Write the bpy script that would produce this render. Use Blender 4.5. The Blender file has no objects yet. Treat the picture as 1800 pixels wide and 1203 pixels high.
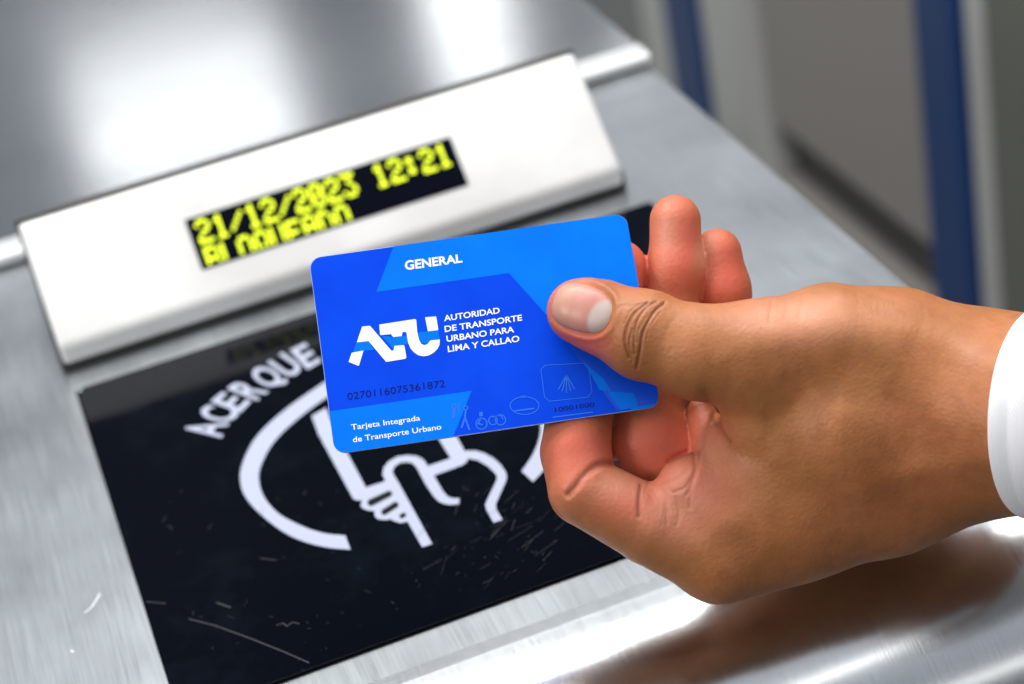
import bpy, math, random
import numpy as np
from mathutils import Matrix, Vector

scn = bpy.context.scene
COL = scn.collection
random.seed(7)

# ------------------------------------------------------------------ camera
PW, PH, F = 1800.0, 1203.0, 3573.87
CX, CY = 900.0, 601.5
S = .227 / .185                      # size of the reader plate: 22.7 cm wide
R = np.array([[0.9289099578415129, -0.326210492847348, -0.17525126127667986],
              [-0.3133471847183598, -0.4402356038011457, -0.8414310161699853],
              [0.19733178165682005, 0.8365281390963882, -0.5111563757265603]])
OC = np.array([-0.12850432353502764, 0.014827421946349343, 0.598771508151407]) * S
DECK = 1.0                           # height of the turnstile top
W0 = np.array([0, 0, DECK])
def cam2w(p): return (np.asarray(p, float) - OC) @ R + W0
CAMPOS = cam2w([0, 0, 0])
cam = bpy.data.cameras.new('camera'); camo = bpy.data.objects.new('camera', cam); COL.objects.link(camo)
Rw = R.T
M = Matrix([[Rw[i][0], -Rw[i][1], -Rw[i][2], CAMPOS[i]] for i in range(3)] + [[0, 0, 0, 1]])
camo.matrix_world = M
cam.sensor_width = 36; cam.lens = 36 * F / PW; cam.clip_start = .02; cam.clip_end = 60
cam.dof.use_dof = True; cam.dof.focus_distance = .532; cam.dof.aperture_fstop = 10
cam.dof.aperture_blades = 0
scn.camera = camo

# ------------------------------------------------------------------ light
scn.view_settings.view_transform = 'Standard'; scn.view_settings.look = 'None'
scn.view_settings.exposure = 0; scn.view_settings.gamma = 1
scn.cycles.use_denoising = True
scn.cycles.max_bounces = 10
scn.cycles.sample_clamp_indirect = 6
world = bpy.data.worlds.new('World'); scn.world = world; world.use_nodes = True
wn = world.node_tree.nodes; wl = world.node_tree.links
bg = wn['Background']
tc = wn.new('ShaderNodeTexCoord'); sx = wn.new('ShaderNodeSeparateXYZ'); wl.new(tc.outputs['Generated'], sx.inputs[0])
ns = wn.new('ShaderNodeTexNoise'); ns.inputs['Scale'].default_value = 4.0; ns.inputs['Detail'].default_value = 1
wl.new(tc.outputs['Generated'], ns.inputs[0])
ad = wn.new('ShaderNodeMath'); ad.operation = 'MULTIPLY_ADD'; wl.new(ns.outputs[0], ad.inputs[0]); ad.inputs[1].default_value = .9
ad2 = wn.new('ShaderNodeMath'); ad2.operation = 'SUBTRACT'; wl.new(sx.outputs[2], ad2.inputs[0]); ad2.inputs[1].default_value = .2; wl.new(ad2.outputs[0], ad.inputs[2])
rp = wn.new('ShaderNodeValToRGB'); wl.new(ad.outputs[0], rp.inputs[0])
e = rp.color_ramp.elements
e[0].position = .0; e[0].color = (.03, .03, .033, 1)
e[1].position = 1.0; e[1].color = (.6, .63, .67, 1)
n1 = e.new(.38); n1.color = (.07, .075, .08, 1)
n1 = e.new(.75); n1.color = (.27, .29, .32, 1)
wl.new(rp.outputs[0], bg.inputs[0]); bg.inputs[1].default_value = 1.0

def lamp(name, pos, target, sx_, sy_, power, color=(1, 1, 1)):
    l = bpy.data.lights.new(name, 'AREA'); l.shape = 'RECTANGLE'; l.size = sx_; l.size_y = sy_; l.energy = power; l.color = color
    o = bpy.data.objects.new(name, l); COL.objects.link(o)
    o.location = pos
    d = Vector(target) - Vector(pos); o.rotation_euler = d.to_track_quat('-Z', 'Y').to_euler()
    return o
TG = (.15, -.1, 1.0)
def tube(name, y, z, w_, power, x=.5, ln=2.6): return lamp(name, (x, y, z), (x, -.2, 1.0), ln, w_, power, (1, .985, .96))
tube('ceiling_tube_far', 1.25, 2.6, .05, 3)
tube('ceiling_tube_rear', .50, 2.6, .07, 24)
tube('ceiling_tube_over', -.05, 2.6, .08, 16)
tube('ceiling_tube_front', -1.1, 2.5, .06, 2.4)
tube('ceiling_tube_entry', -2.4, 2.5, .10, 3)
lamp('ceiling_lamp_left', (-1.5, -.75, 2.1), (.1, -.2, 1.05), .5, .4, 15, (1, .98, .95))
lamp('lane_fill_lamp', (.2, .7, 2.9), (.75, 1.3, .4), .9, .5, 14, (1, .99, .97))  # unseen fill added to brighten the lane and partition behind

# ------------------------------------------------------------------ helpers
def ray(u, v): return np.array([(u - CX) / F, (v - CY) / F, 1.0])
RAYW = lambda u, v: R.T @ ray(u, v)
def hit_deck(u, v, h=0.0):
    d = RAYW(u, v); t = (DECK + h - CAMPOS[2]) / d[2]; return CAMPOS + t * d
def hit_x(u, v, x):
    d = RAYW(u, v); t = (x - CAMPOS[0]) / d[0]; return CAMPOS + t * d
def hit_plane(u, v, p0, n):
    d = RAYW(u, v); t = np.dot(np.asarray(p0) - CAMPOS, n) / np.dot(d, n); return CAMPOS + t * d

def link(name, me, mats, parent=None):
    o = bpy.data.objects.new(name, me); COL.objects.link(o)
    for m in (mats if isinstance(mats, (list, tuple)) else [mats]): me.materials.append(m)
    if parent is not None: o.parent = parent
    return o
def mesh(name, V, Fc, smooth=False):
    me = bpy.data.meshes.new(name); me.from_pydata([tuple(map(float, v)) for v in V], [], Fc); me.update()
    if smooth: me.polygons.foreach_set('use_smooth', [True] * len(me.polygons))
    return me
def tag(o, label=None, cat=None, group=None, kind=None):
    if label: o['label'] = label
    if cat: o['category'] = cat
    if group: o['group'] = group
    if kind: o['kind'] = kind
def empty(name, loc):
    o = bpy.data.objects.new(name, None); COL.objects.link(o); o.location = loc; o.empty_display_size = .05; return o
def bevel(o, w, seg=3):
    m = o.modifiers.new('bevel', 'BEVEL'); m.width = w; m.segments = seg; m.limit_method = 'ANGLE'; m.angle_limit = math.radians(25)
    m.harden_normals = True
    o.data.polygons.foreach_set('use_smooth', [True] * len(o.data.polygons))
def box_mesh(name, lo, hi):
    x0, y0, z0 = lo; x1, y1, z1 = hi
    V = [(x0,y0,z0),(x1,y0,z0),(x1,y1,z0),(x0,y1,z0),(x0,y0,z1),(x1,y0,z1),(x1,y1,z1),(x0,y1,z1)]
    return mesh(name, V, [(0,3,2,1),(4,5,6,7),(0,1,5,4),(1,2,6,5),(2,3,7,6),(3,0,4,7)])
def prism_x(name, prof, x0, x1, smooth=False):
    """profile of (y,z) points, counter-clockwise seen from +x, extruded along x"""
    n = len(prof)
    V = [(x0, y, z) for y, z in prof] + [(x1, y, z) for y, z in prof]
    Fc = [(i, i + n, (i + 1) % n + n, (i + 1) % n)[::-1] for i in range(n)] + [tuple(range(n))[::-1], tuple(range(n, 2 * n))]
    if smooth:      # separate cap vertices keep the caps out of the smooth normals
        V = V + V; Fc[-2] = tuple(i + 2 * n for i in Fc[-2]); Fc[-1] = tuple(i + 2 * n for i in Fc[-1])
    me = mesh(name, V, Fc)
    if smooth:
        me.polygons.foreach_set('use_smooth', [i in smooth for i in range(n + 2)])
        for e_ in me.edges:
            f_ = [p for p in me.polygons if e_.vertices[0] in p.vertices and e_.vertices[1] in p.vertices]
            if len(f_) == 2 and f_[0].normal.angle(f_[1].normal) > .6: e_.use_edge_sharp = True
    return me

# ------------------------------------------------------------------ materials
def mat(name, base, rough=.5, metal=0., spec=.5, emis=None, es=0., coat=0.):
    m = bpy.data.materials.new(name); m.use_nodes = True; b = m.node_tree.nodes['Principled BSDF']
    b.inputs['Base Color'].default_value = (*base, 1); b.inputs['Roughness'].default_value = rough; b.inputs['Metallic'].default_value = metal
    b.inputs['Specular IOR Level'].default_value = spec; b.inputs['Coat Weight'].default_value = coat
    if emis: b.inputs['Emission Color'].default_value = (*emis, 1); b.inputs['Emission Strength'].default_value = es
    return m
def N(m, t): return m.node_tree.nodes.new(t)
def L(m, a, b): m.node_tree.links.new(a, b)
def brushed(name, base, rough, var=.12, stretch=(3, 260, 260), bump=.05, tint=.12, blotch=9.):
    m = mat(name, base, rough, 1.0); b = m.node_tree.nodes['Principled BSDF']
    t = N(m, 'ShaderNodeTexCoord'); mp = N(m, 'ShaderNodeMapping'); mp.inputs['Scale'].default_value = stretch; L(m, t.outputs['Object'], mp.inputs[0])
    n = N(m, 'ShaderNodeTexNoise'); n.inputs['Scale'].default_value = 4; n.inputs['Detail'].default_value = 6; n.inputs['Roughness'].default_value = .65; L(m, mp.outputs[0], n.inputs[0])
    n2 = N(m, 'ShaderNodeTexNoise'); n2.inputs['Scale'].default_value = blotch; n2.inputs['Detail'].default_value = 5; L(m, t.outputs['Object'], n2.inputs[0])
    mx = N(m, 'ShaderNodeMath'); mx.operation = 'ADD'; L(m, n.outputs[0], mx.inputs[0]); L(m, n2.outputs[0], mx.inputs[1])
    mr = N(m, 'ShaderNodeMapRange'); mr.inputs[1].default_value = .6; mr.inputs[2].default_value = 1.4; mr.inputs[3].default_value = rough - var / 2; mr.inputs[4].default_value = rough + var
    L(m, mx.outputs[0], mr.inputs[0]); L(m, mr.outputs[0], b.inputs['Roughness'])
    cr = N(m, 'ShaderNodeMapRange'); cr.inputs[1].default_value = .6; cr.inputs[2].default_value = 1.4; cr.inputs[3].default_value = 1 - tint; cr.inputs[4].default_value = 1 + tint
    L(m, mx.outputs[0], cr.inputs[0])
    vm = N(m, 'ShaderNodeVectorMath'); vm.operation = 'SCALE'; vm.inputs[0].default_value = base; L(m, cr.outputs[0], vm.inputs['Scale']); L(m, vm.outputs[0], b.inputs['Base Color'])
    bp = N(m, 'ShaderNodeBump'); bp.inputs['Strength'].default_value = bump; bp.inputs['Distance'].default_value = .0006; L(m, n.outputs[0], bp.inputs['Height']); L(m, bp.outputs[0], b.inputs['Normal'])
    return m
M_deck = brushed('brushed_steel', (.53, .56, .58), .30, var=.08, stretch=(330, 7, 330), bump=.05, tint=.20, blotch=18)
M_lip = brushed('rolled_steel', (.60, .62, .64), .17, var=.05, stretch=(330, 8, 8), bump=.04, tint=.08)
M_cover = brushed('satin_steel', (.60, .62, .64), .16, var=.05, tint=.04, bump=.01)
M_house = mat('satin_aluminium', (.80, .79, .77), .42, .3, .5)
_b = M_house.node_tree.nodes['Principled BSDF']; _t = N(M_house, 'ShaderNodeTexCoord'); _n = N(M_house, 'ShaderNodeTexNoise'); _n.inputs['Scale'].default_value = 20; _n.inputs['Detail'].default_value = 5
L(M_house, _t.outputs['Object'], _n.inputs[0]); _r = N(M_house, 'ShaderNodeValToRGB'); _r.color_ramp.elements[0].position = .35; _r.color_ramp.elements[0].color = (.66, .65, .635, 1); _r.color_ramp.elements[1].position = .62; _r.color_ramp.elements[1].color = (.78, .775, .765, 1)
L(M_house, _n.outputs[0], _r.inputs[0]); L(M_house, _r.outputs[0], _b.inputs['Base Color'])
M_dark = mat('gap_shade_dark', (.02, .018, .015), .6)
M_white_ink = mat('white_print', (.38, .41, .52), .5, 0, .3)
M_screen = mat('screen_glass', (.002, .003, .008), .3, 0, .03)
M_dot = mat('lit_pixels', (.3, .4, .01), .5, emis=(.80, .93, .004), es=1.6)
# black glass plate, with dust and fine wear
M_glass = mat('black_glass', (.0035, .004, .008), .09, 0, .5)
b = M_glass.node_tree.nodes['Principled BSDF']
b.inputs['IOR'].default_value = 1.11; t = N(M_glass, 'ShaderNodeTexCoord')
n = N(M_glass, 'ShaderNodeTexNoise'); n.inputs['Scale'].default_value = 26; n.inputs['Detail'].default_value = 8; n.inputs['Roughness'].default_value = .7; L(M_glass, t.outputs['Object'], n.inputs[0])
r_ = N(M_glass, 'ShaderNodeMapRange'); r_.inputs[1].default_value = .5; r_.inputs[2].default_value = .85; r_.inputs[3].default_value = 0; r_.inputs[4].default_value = .16; L(M_glass, n.outputs[0], r_.inputs[0])
mx = N(M_glass, 'ShaderNodeMix'); mx.data_type = 'RGBA'; mx.inputs['A'].default_value = (.0012, .002, .0045, 1); mx.inputs['B'].default_value = (.02, .035, .06, 1)
L(M_glass, r_.outputs[0], mx.inputs['Factor']); L(M_glass, mx.outputs['Result'], b.inputs['Base Color'])
r2 = N(M_glass, 'ShaderNodeMapRange'); r2.inputs[1].default_value = .4; r2.inputs[2].default_value = .8; r2.inputs[3].default_value = .05; r2.inputs[4].default_value = .13; L(M_glass, n.outputs[0], r2.inputs[0]); L(M_glass, r2.outputs[0], b.inputs['Roughness'])
M_scratch = mat('scratch', (.016, .020, .026), .5)

# ------------------------------------------------------------------ turnstile
W = .227
FOLD = .523 * W; RE = 1.2155 * W; LE = -.42 * W
BASE = (.03, -.05, 0)
ts = empty('turnstile', BASE)
tag(ts, 'brushed steel turnstile top with a black card reader plate and a yellow lit date display', 'turnstile')
def tpart(name, me, m, parent=None):
    """mesh given in world coordinates -> child of the turnstile (or of one of its parts)"""
    for v in me.vertices: v.co -= Vector(BASE)
    return link(name, me, m, parent or ts)
# front roll: flat deck to b0, then a quarter roll, then the front apron
b0 = -.935 * W; RR = .075
prof = [(FOLD, DECK), (b0, DECK)]
for i in range(1, 25):
    a = math.radians(90 * i / 24); prof.append((b0 - RR * math.sin(a), DECK - RR + RR * math.cos(a)))
prof += [(b0 - RR, DECK - .30), (b0 - RR + .02, DECK - .30), (FOLD, DECK - .30)]
th = 0
me = prism_x('deck_plate', prof[:2] + [(b0, DECK - .30), (FOLD, DECK - .30)], LE, RE)
deck = tpart('top_plate', me, M_deck)
me = prism_x('front_roll', [(b0, DECK)] + prof[2:-1] + [(b0, DECK - .30)], LE, RE, range(1, 25))
tpart('front_roll', me, M_lip)
me = prism_x('cabinet_body', [(FOLD + .5, DECK - .302), (b0 - RR + .02, DECK - .302), (b0 - RR + .02, .0), (FOLD + .5, .0)], LE + .01, RE - .01)
tpart('cabinet_body', me, M_deck)
# rear cover, one sheet higher, with a rolled front edge
y0 = FOLD; tk = .006
prof = [(y0 + .62, DECK + tk + .0), (y0 + .004, DECK + tk)]
for i in range(0, 9):
    a = math.radians(180 * i / 8); prof.append((y0 + .003 - .0035 * math.sin(a) - .0, DECK + tk / 2 + .0002 + (tk / 2) * math.cos(a)))
prof += [(y0 + .004, DECK - .30), (y0 + .62, DECK - .30)]
sp = prof[2:11] + [(y0 + .0042, DECK + .0004), (y0 + .0042, DECK + tk + .0004)]
sp = [(y - .0012, z + .0002) for y, z in prof[1:11]] + [(y0 + .004, DECK + .0003)]
sp[0] = (y0 + .012, DECK + tk + .0006); sp[-1] = (y0 + .0025, DECK + .0006)
tpart('edge_trim', prism_x('edge_trim', sp, LE - .0004, RE + .0006, range(0, 11)), mat('trim_satin', (.62, .63, .64), .35, .3))
rc = tpart('rear_cover', prism_x('rear_cover', prof, LE, RE, range(2, 10)), M_cover)

# reader plate
pt = .0012
pts = [(0, 0), (W, 0), (W, -.875 * W), (0, -.875 * W)]
me = box_mesh('reader_plate', (0, -.876 * W, DECK + .0001), (W, 0, DECK + pt))
plate = tpart('reader_plate', me, M_glass); bevel(plate, .0005, 2)
zi = DECK + pt + .00012

def to_deck(pts, h=pt): return [hit_deck(u, v, h)[:2] for u, v in pts]
def poly_obj(name, rings, z, m, parent):
    V, Fc = [], []
    for rg in rings:
        k = len(V); V += [(x, y, z) for x, y in rg]; Fc.append(tuple(range(k, k + len(rg))))
    me = mesh(name, V, Fc)
    for p in me.polygons:
        if p.normal.z < 0: p.flip()
    return tpart(name, me, m, parent)
def stroke(path, w, closed=False):
    """flat ribbon quads along a 2D path; w is a width or list of widths"""
    P = [np.array(p, float) for p in path]; n = len(P); out = []
    Ls, Rs = [], []
    for i, p in enumerate(P):
        a = P[i - 1] if (i > 0 or closed) else p; c = P[(i + 1) % n] if (i < n - 1 or closed) else p
        d1 = p - a; d2 = c - p
        if np.linalg.norm(d1) < 1e-12: d1 = d2
        if np.linalg.norm(d2) < 1e-12: d2 = d1
        d1 = d1 / np.linalg.norm(d1); d2 = d2 / np.linalg.norm(d2); t_ = d1 + d2 + 1e-6 * d1; t_ /= max(np.linalg.norm(t_), 1e-9)
        nn = np.array([-t_[1], t_[0]]); k = 1 / max(.5, abs(np.dot(nn, np.array([-d1[1], d1[0]]))))
        ww = (w[i] if isinstance(w, (list, tuple)) else w) / 2 * k
        Ls.append(p + nn * ww); Rs.append(p - nn * ww)
    m = n if closed else n - 1
    for i in range(m):
        j = (i + 1) % n; out.append([Ls[i], Rs[i], Rs[j], Ls[j]])
    return out
def smooth_path(P, k=6):
    P = [np.array(p, float) for p in P]; out = []
    for i in range(len(P) - 1):
        p0 = P[max(i - 1, 0)]; p1 = P[i]; p2 = P[i + 1]; p3 = P[min(i + 2, len(P) - 1)]
        for j in range(k):
            t = j / k; out.append(.5 * ((2 * p1) + (-p0 + p2) * t + (2 * p0 - 5 * p1 + 4 * p2 - p3) * t * t + (-p0 + 3 * p1 - 3 * p2 + p3) * t ** 3))
    out.append(P[-1]); return out
def merge_mesh(name, rings, z):
    V, Fc = [], []
    for rg in rings:
        k = len(V); V += [(p[0], p[1], z) for p in rg]; Fc.append(tuple(range(k, k + len(rg))))
    me = mesh(name, V, Fc)
    for p in me.polygons:
        if p.normal.z < 0: p.flip()
    return me

# arc: outer and inner edges of the printed circle
def edge_pts(pts): return smooth_path(to_deck(pts), 8)
outer = edge_pts([(700, 612), (640, 630), (572, 671.5), (500, 722), (450, 770), (425, 820), (424, 855), (437, 882), (463, 909), (497, 935), (532, 952), (575, 963), (616.5, 967)])
inner = edge_pts([(700, 640), (645, 658), (578, 697), (520, 740), (480, 780), (458, 822), (456, 850), (466, 877), (488, 902), (515, 918), (545, 931), (575, 939), (607, 942)])
rings = [[outer[i], outer[i + 1], inner[i + 1], inner[i]] for i in range(len(outer) - 1)]
outer = edge_pts([(937, 848), (965, 815), (985, 770), (985, 725), (960, 690)])
inner = edge_pts([(917, 829), (938, 797), (950, 760), (945, 725), (925, 700)])
rings2 = [[outer[i], outer[i + 1], inner[i + 1], inner[i]] for i in range(len(outer) - 1)]
tpart('ring_mark', merge_mesh('ring_mark', rings2, zi), M_white_ink, plate)
me = merge_mesh('ring_mark', rings, zi); tpart('ring_mark', me, M_white_ink, plate)

def px(X, Y): return (120 + .5722 * X, 560 + .572 * Y)     # crop coordinates -> photograph
def dpath(pts, w, k=6, sm=True):
    q = to_deck([px(*p) for p in pts]); q = smooth_path(q, k) if sm else q
    return stroke(q, w)
u_ = .00026
rings = []
zq = lambda X, Y: (560 + X / 4.5, 760 + Y / 4.5)
HP = [(-54, -126), (0, 20), (275, 530), (300, 540), (345, 541), (332, 585), (350, 605), (390, 620), (442, 626), (446, 668), (470, 690), (520, 697), (572, 690), (602, 707), (650, 721), (705, 708), (820, 912), (900, 886),
      (632, 400), (600, 350), (585, 315), (600, 275), (640, 247), (690, 238), (740, 245), (775, 280), (850, 420), (910, 510), (945, 545), (985, 567), (1040, 577), (1115, 572), (1113, 525), (1060, 525), (1020, 510), (985, 470), (912, 345),
      (1140, 262), (1170, 240), (1185, 210), (1260, 225), (1340, 272), (1395, 325), (1412, 350), (1408, 385), (1330, 545), (1318, 580), (1330, 620), (1385, 718), (1455, 695), (1405, 610), (1402, 570), (1480, 395), (1490, 355), (1480, 315), (1440, 258), (1380, 205), (1310, 167), (1240, 148), (1155, 150),
      (1095, 40), (1010, -120), (870, -90), (960, 70), (1045, 210), (865, 270), (830, 220), (780, 192), (700, 184), (620, 197), (550, 238), (515, 285), (506, 335), (530, 390), (375, 440), (240, 190), (110, -60), (60, -190)]
fl = Flat0 = [to_deck([zq(*p) for p in HP])]
tpart('hand_and_phone_mark', merge_mesh('hand_and_phone_mark', fl, zi), M_white_ink, plate)
M_gap = mat('black_print', (.002, .003, .005), .3, 0, .2)
for c0_, c1_, r0_, r1_ in (((415, 560), (560, 490), 28, 24), ((520, 635), (610, 578), 24, 24), ((658, 668), (676, 658), 18, 18)):
    d = np.array(c1_) - np.array(c0_); a0 = math.atan2(d[1], d[0]); P = []
    for k in range(9): a = a0 + math.pi / 2 + math.pi * k / 8; P.append((c0_[0] + r0_ * math.cos(a), c0_[1] + r0_ * math.sin(a)))
    for k in range(9): a = a0 - math.pi / 2 + math.pi * k / 8; P.append((c1_[0] + r1_ * math.cos(a), c1_[1] + r1_ * math.sin(a)))
    tpart('finger_gap', merge_mesh('finger_gap', [to_deck([zq(*p) for p in P])], zi + .00006), M_gap, plate)

# text
def text_mesh(s, bold=0.0, ratio=1.0):
    c = bpy.data.curves.new('t', 'FONT'); c.body = s; c.offset = bold; c.space_character = 1.0; c.resolution_u = 4
    o = bpy.data.objects.new('t', c); COL.objects.link(o)
    dg = bpy.context.evaluated_depsgraph_get(); dg.update()
    me = bpy.data.meshes.new_from_object(o.evaluated_get(dg)); bpy.data.objects.remove(o)
    V = np.array([v.co[:2] for v in me.vertices]); Fc = [tuple(p.vertices) for p in me.polygons]
    bpy.data.meshes.remove(me); return V, Fc
class Flat:
    """collects flat artwork given by points on a plane"""
    def __init__(s): s.V = []; s.F = []
    def quadtext(s, txt, q, bold=.0):
        """q: TL, TR, BR, BL of the capitals' box in plane coordinates"""
        V, Fc = text_mesh(txt, bold); cap = text_mesh('H', bold)[0]
        x0, x1 = V[:, 0].min(), V[:, 0].max(); y0, y1 = cap[:, 1].min(), cap[:, 1].max()
        TL, TR, BR, BL = [np.array(p, float) for p in q]; k = len(s.V)
        for x, y in V:
            a = (x - x0) / (x1 - x0); b_ = (y - y0) / (y1 - y0)
            s.V.append((BL * (1 - a) + BR * a) * (1 - b_) + (TL * (1 - a) + TR * a) * b_)
        s.F += [tuple(i + k for i in f) for f in Fc]
    def poly(s, p):
        k = len(s.V); s.V += [np.array(q, float) for q in p]; s.F.append(tuple(range(k, k + len(p))))
    def me(s, name, z):
        me = mesh(name, [(p[0], p[1], z) for p in s.V], s.F)
        for p in me.polygons:
            if p.normal.z < 0: p.flip()
        return me
fl = Flat()
zl = lambda X, Y: hit_deck(310 + X / 6.33, 590 + Y / 6.33, pt)[:2]
for ch, q in (('A', ((65, 1112), (150, 948), (590, 975), (505, 1142))), ('C', ((228, 905), (330, 770), (715, 850), (600, 988))), ('E', ((378, 738), (512, 628), (838, 735), (715, 862))),
              ('R', ((562, 595), (712, 475), (1035, 625), (900, 728))), ('Q', ((792, 440), (955, 315), (1215, 470), (1055, 612))), ('U', ((1010, 300), (1178, 190), (1425, 360), (1272, 485))), ('E', ((1265, 165), (1438, 82), (1618, 290), (1458, 382)))):
    fl.quadtext(ch, [zl(*p) for p in q], .022)
tpart('lettering', fl.me('lettering', zi), M_white_ink, plate)
# scratches
fl = Flat()
def scr(p, w): 
    for r in stroke(to_deck([px(*a) for a in p]), w): fl.poly(r)
scr([(370, 925), (450, 945), (560, 985), (660, 1025), (740, 1060)], .0004)
scr([(240, 872), (300, 878)], .0003); scr([(455, 875), (500, 890)], .0005); scr([(590, 738), (640, 745)], .0003)
scr([(640, 945), (660, 938), (672, 948), (690, 935), (710, 940)], .0003)
rnd = random.Random(3)
for k in range(75):
    X = rnd.gauss(1330, 130); Y = rnd.gauss(690, 90)
    if not (1060 < X < 1600 and 540 < Y < 860): continue
    a = math.radians(rnd.gauss(-42, 14)); l = 5 + 85 * rnd.random() ** 3
    scr([(X, Y), (X + l * math.cos(a), Y + l * math.sin(a))], rnd.uniform(.00005, .00015))
for k in range(90):
    X = rnd.uniform(180, 1500); Y = rnd.uniform(500, 1080); a = rnd.uniform(-1.5, 1.2); l = rnd.uniform(2, 26) * rnd.random() + 2
    if Y > 1124 - (X - 650) * .365 - 20 and X > 650 or X < 120 + (Y - 225) * .33: continue
    scr([(X, Y), (X + l * math.cos(a), Y + l * math.sin(a))], rnd.uniform(.00006, .00016))
tpart('scratch_marks', fl.me('scratch_marks', zi + .00008), M_scratch, plate)
pin = mesh('corner_pin', [(.0016 + .0009 * math.cos(a), -.0020 + .0009 * math.sin(a), zi + .0001) for a in [2 * math.pi * i / 14 for i in range(14)]], [tuple(range(14))])
tpart('corner_pin', pin, M_white_ink, plate)
dscr = Flat()
for P_ in ([(148, 1078), (160, 1070), (168, 1058), (176, 1044)], [(124, 1144), (130, 1147)]):
    for r in stroke(to_deck(P_, .0), .0005): dscr.poly(r)
tpart('scratch_marks', dscr.me('scratch_marks', DECK + .00012), mat('bright_scratch', (.8, .8, .82), .3))
# display housing
b1, h1, b2, h2 = .0424 * S, .0374 * S, .0121 * S, .008 * S
HX0, HX1 = -.0008, -.0008 + .1817 * S + .0008
fd = np.array([b1 - b2, h1 - h2]); fd /= np.linalg.norm(fd); fnrm = np.array([-fd[1], fd[0]])   # along face / outward
prof = [(b1, DECK + h1)]
r_c = .007
pc = np.array([b2, DECK + h2]) + fd * .004
cc = pc - fnrm * r_c
for i in range(10):
    a = math.radians(115 * i / 9); d = fnrm * math.cos(a) - fd * math.sin(a); prof.append(tuple(cc + d * r_c))
prof += [(b2 + .016, DECK + .0075), (b1 + .034, DECK + .0075), (b1 + .012, DECK + h1 - .004)]
hs = tpart('display_housing', prism_x('display_housing', prof, HX0, HX1, False), M_house)
bevel(hs, .0016, 3)
# dark back shell showing as a thin rim behind the face
bk = [(b1 + .0004, DECK + h1 + .0004), (b1 + .013, DECK + h1 - .004), (b1 + .035, DECK + .0078), (b1 + .012, DECK + .0078)]
bk = [(b1 + .0025, DECK + h1 + .0012), (b1 + .0015, DECK + h1 - .004), (b2 + .02, DECK + .0079), (b1 + .0355, DECK + .0079), (b1 + .0135, DECK + h1 - .0030)]
tpart('housing_back', prism_x('housing_back', bk, HX0 - .0009, HX1 + .0006), mat('housing_grey', (.10, .095, .09), .5))
# dark slab standing in for shade under the housing, slightly proud behind it
gp = [(b2 + .003, DECK), (b1 + .036, DECK), (b1 + .036, DECK + .0074), (b2 + .003, DECK + .0074)]
tpart('gap_shade', prism_x('gap_shade', gp[::-1], HX0 - .0012, HX1 + .0012), M_dark)
fn3 = np.array([0, fnrm[0], fnrm[1]]); fp = np.array([0, b1, DECK + h1])
def on_face(u, v, off=0.0): return hit_plane(u, v, fp + fn3 * off, fn3)
FX = np.array([1., 0, 0]); FY = np.array([0, fd[0], fd[1]])
def face2(u, v, off=0.0):
    p = on_face(u, v, off) - fp; return np.array([p @ FX, p @ FY])
def face_mesh(name, V2, Fc, off):
    V = [fp + FX * a + FY * b_ + fn3 * off for a, b_ in V2]
    me = mesh(name, V, Fc)
    for p in me.polygons:
        if np.dot(p.normal, fn3) < 0: p.flip()
    return me
c4 = [face2(*p) for p in ((325, 386), (795, 241), (820, 325), (355, 478))]
xa = (c4[0][0] + c4[3][0]) / 2; xb = (c4[1][0] + c4[2][0]) / 2; ya = (c4[2][1] + c4[3][1]) / 2; yb = (c4[0][1] + c4[1][1]) / 2
scr_me = face_mesh('display_screen', [(xa, ya), (xb, ya), (xb, yb), (xa, yb)], [(0, 1, 2, 3)], .0002)
screen = tpart('display_screen', scr_me, M_screen)
FONT = {'0': '01110 10001 10011 10101 11001 10001 01110', '1': '00100 01100 00100 00100 00100 00100 01110', '2': '01110 10001 00001 00110 01000 10000 11111',
 '3': '11111 00010 00100 00010 00001 10001 01110', '/': '00000 00001 00010 00100 01000 10000 00000', ':': '00000 01100 01100 00000 01100 01100 00000', ' ': ' '.join(['00000'] * 7),
 'B': '11110 10001 10001 11110 10001 10001 11110', 'L': '10000 10000 10000 10000 10000 10000 11111', 'O': '01110 10001 10001 10001 10001 10001 01110', 'Q': '01110 10001 10001 10001 10101 10010 01101',
 'U': '10001 10001 10001 10001 10001 10001 01110', 'E': '11111 10000 10000 11110 10000 10000 11111', 'A': '01110 10001 10001 11111 10001 10001 10001', 'D': '11100 10010 10001 10001 10001 10010 11100'}
V2, Fc = [], []
tA = face2(338, 405); tB = face2(780, 262); cellw = (tB[0] - tA[0]) / 95.
ch_h = (yb - ya) * .46; ph = ch_h / 7.0
def dots(txt, x, ytop, rows):
    for ci, ch in enumerate(txt):
        for rI, row in enumerate(FONT[ch].split()[:rows]):
            for cI, bit in enumerate(row):
                if bit == '1':
                    X = x + (ci * 6 + cI) * cellw; Y = ytop - rI * ph; k = len(V2)
                    V2.extend([(X, Y - ph * .95), (X + cellw * 1.12, Y - ph * .95), (X + cellw * 1.12, Y), (X, Y)]); Fc.append((k, k + 1, k + 2, k + 3))
dots('21/12/2023 12:21', xa + .0028, yb - (yb - ya) * .08, 7)
dots('BLOQUEADO', xa + .0028, yb - (yb - ya) * .62, 5)
tpart('display_text', face_mesh('display_text', V2, Fc, .0004), M_dot, screen)

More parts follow.
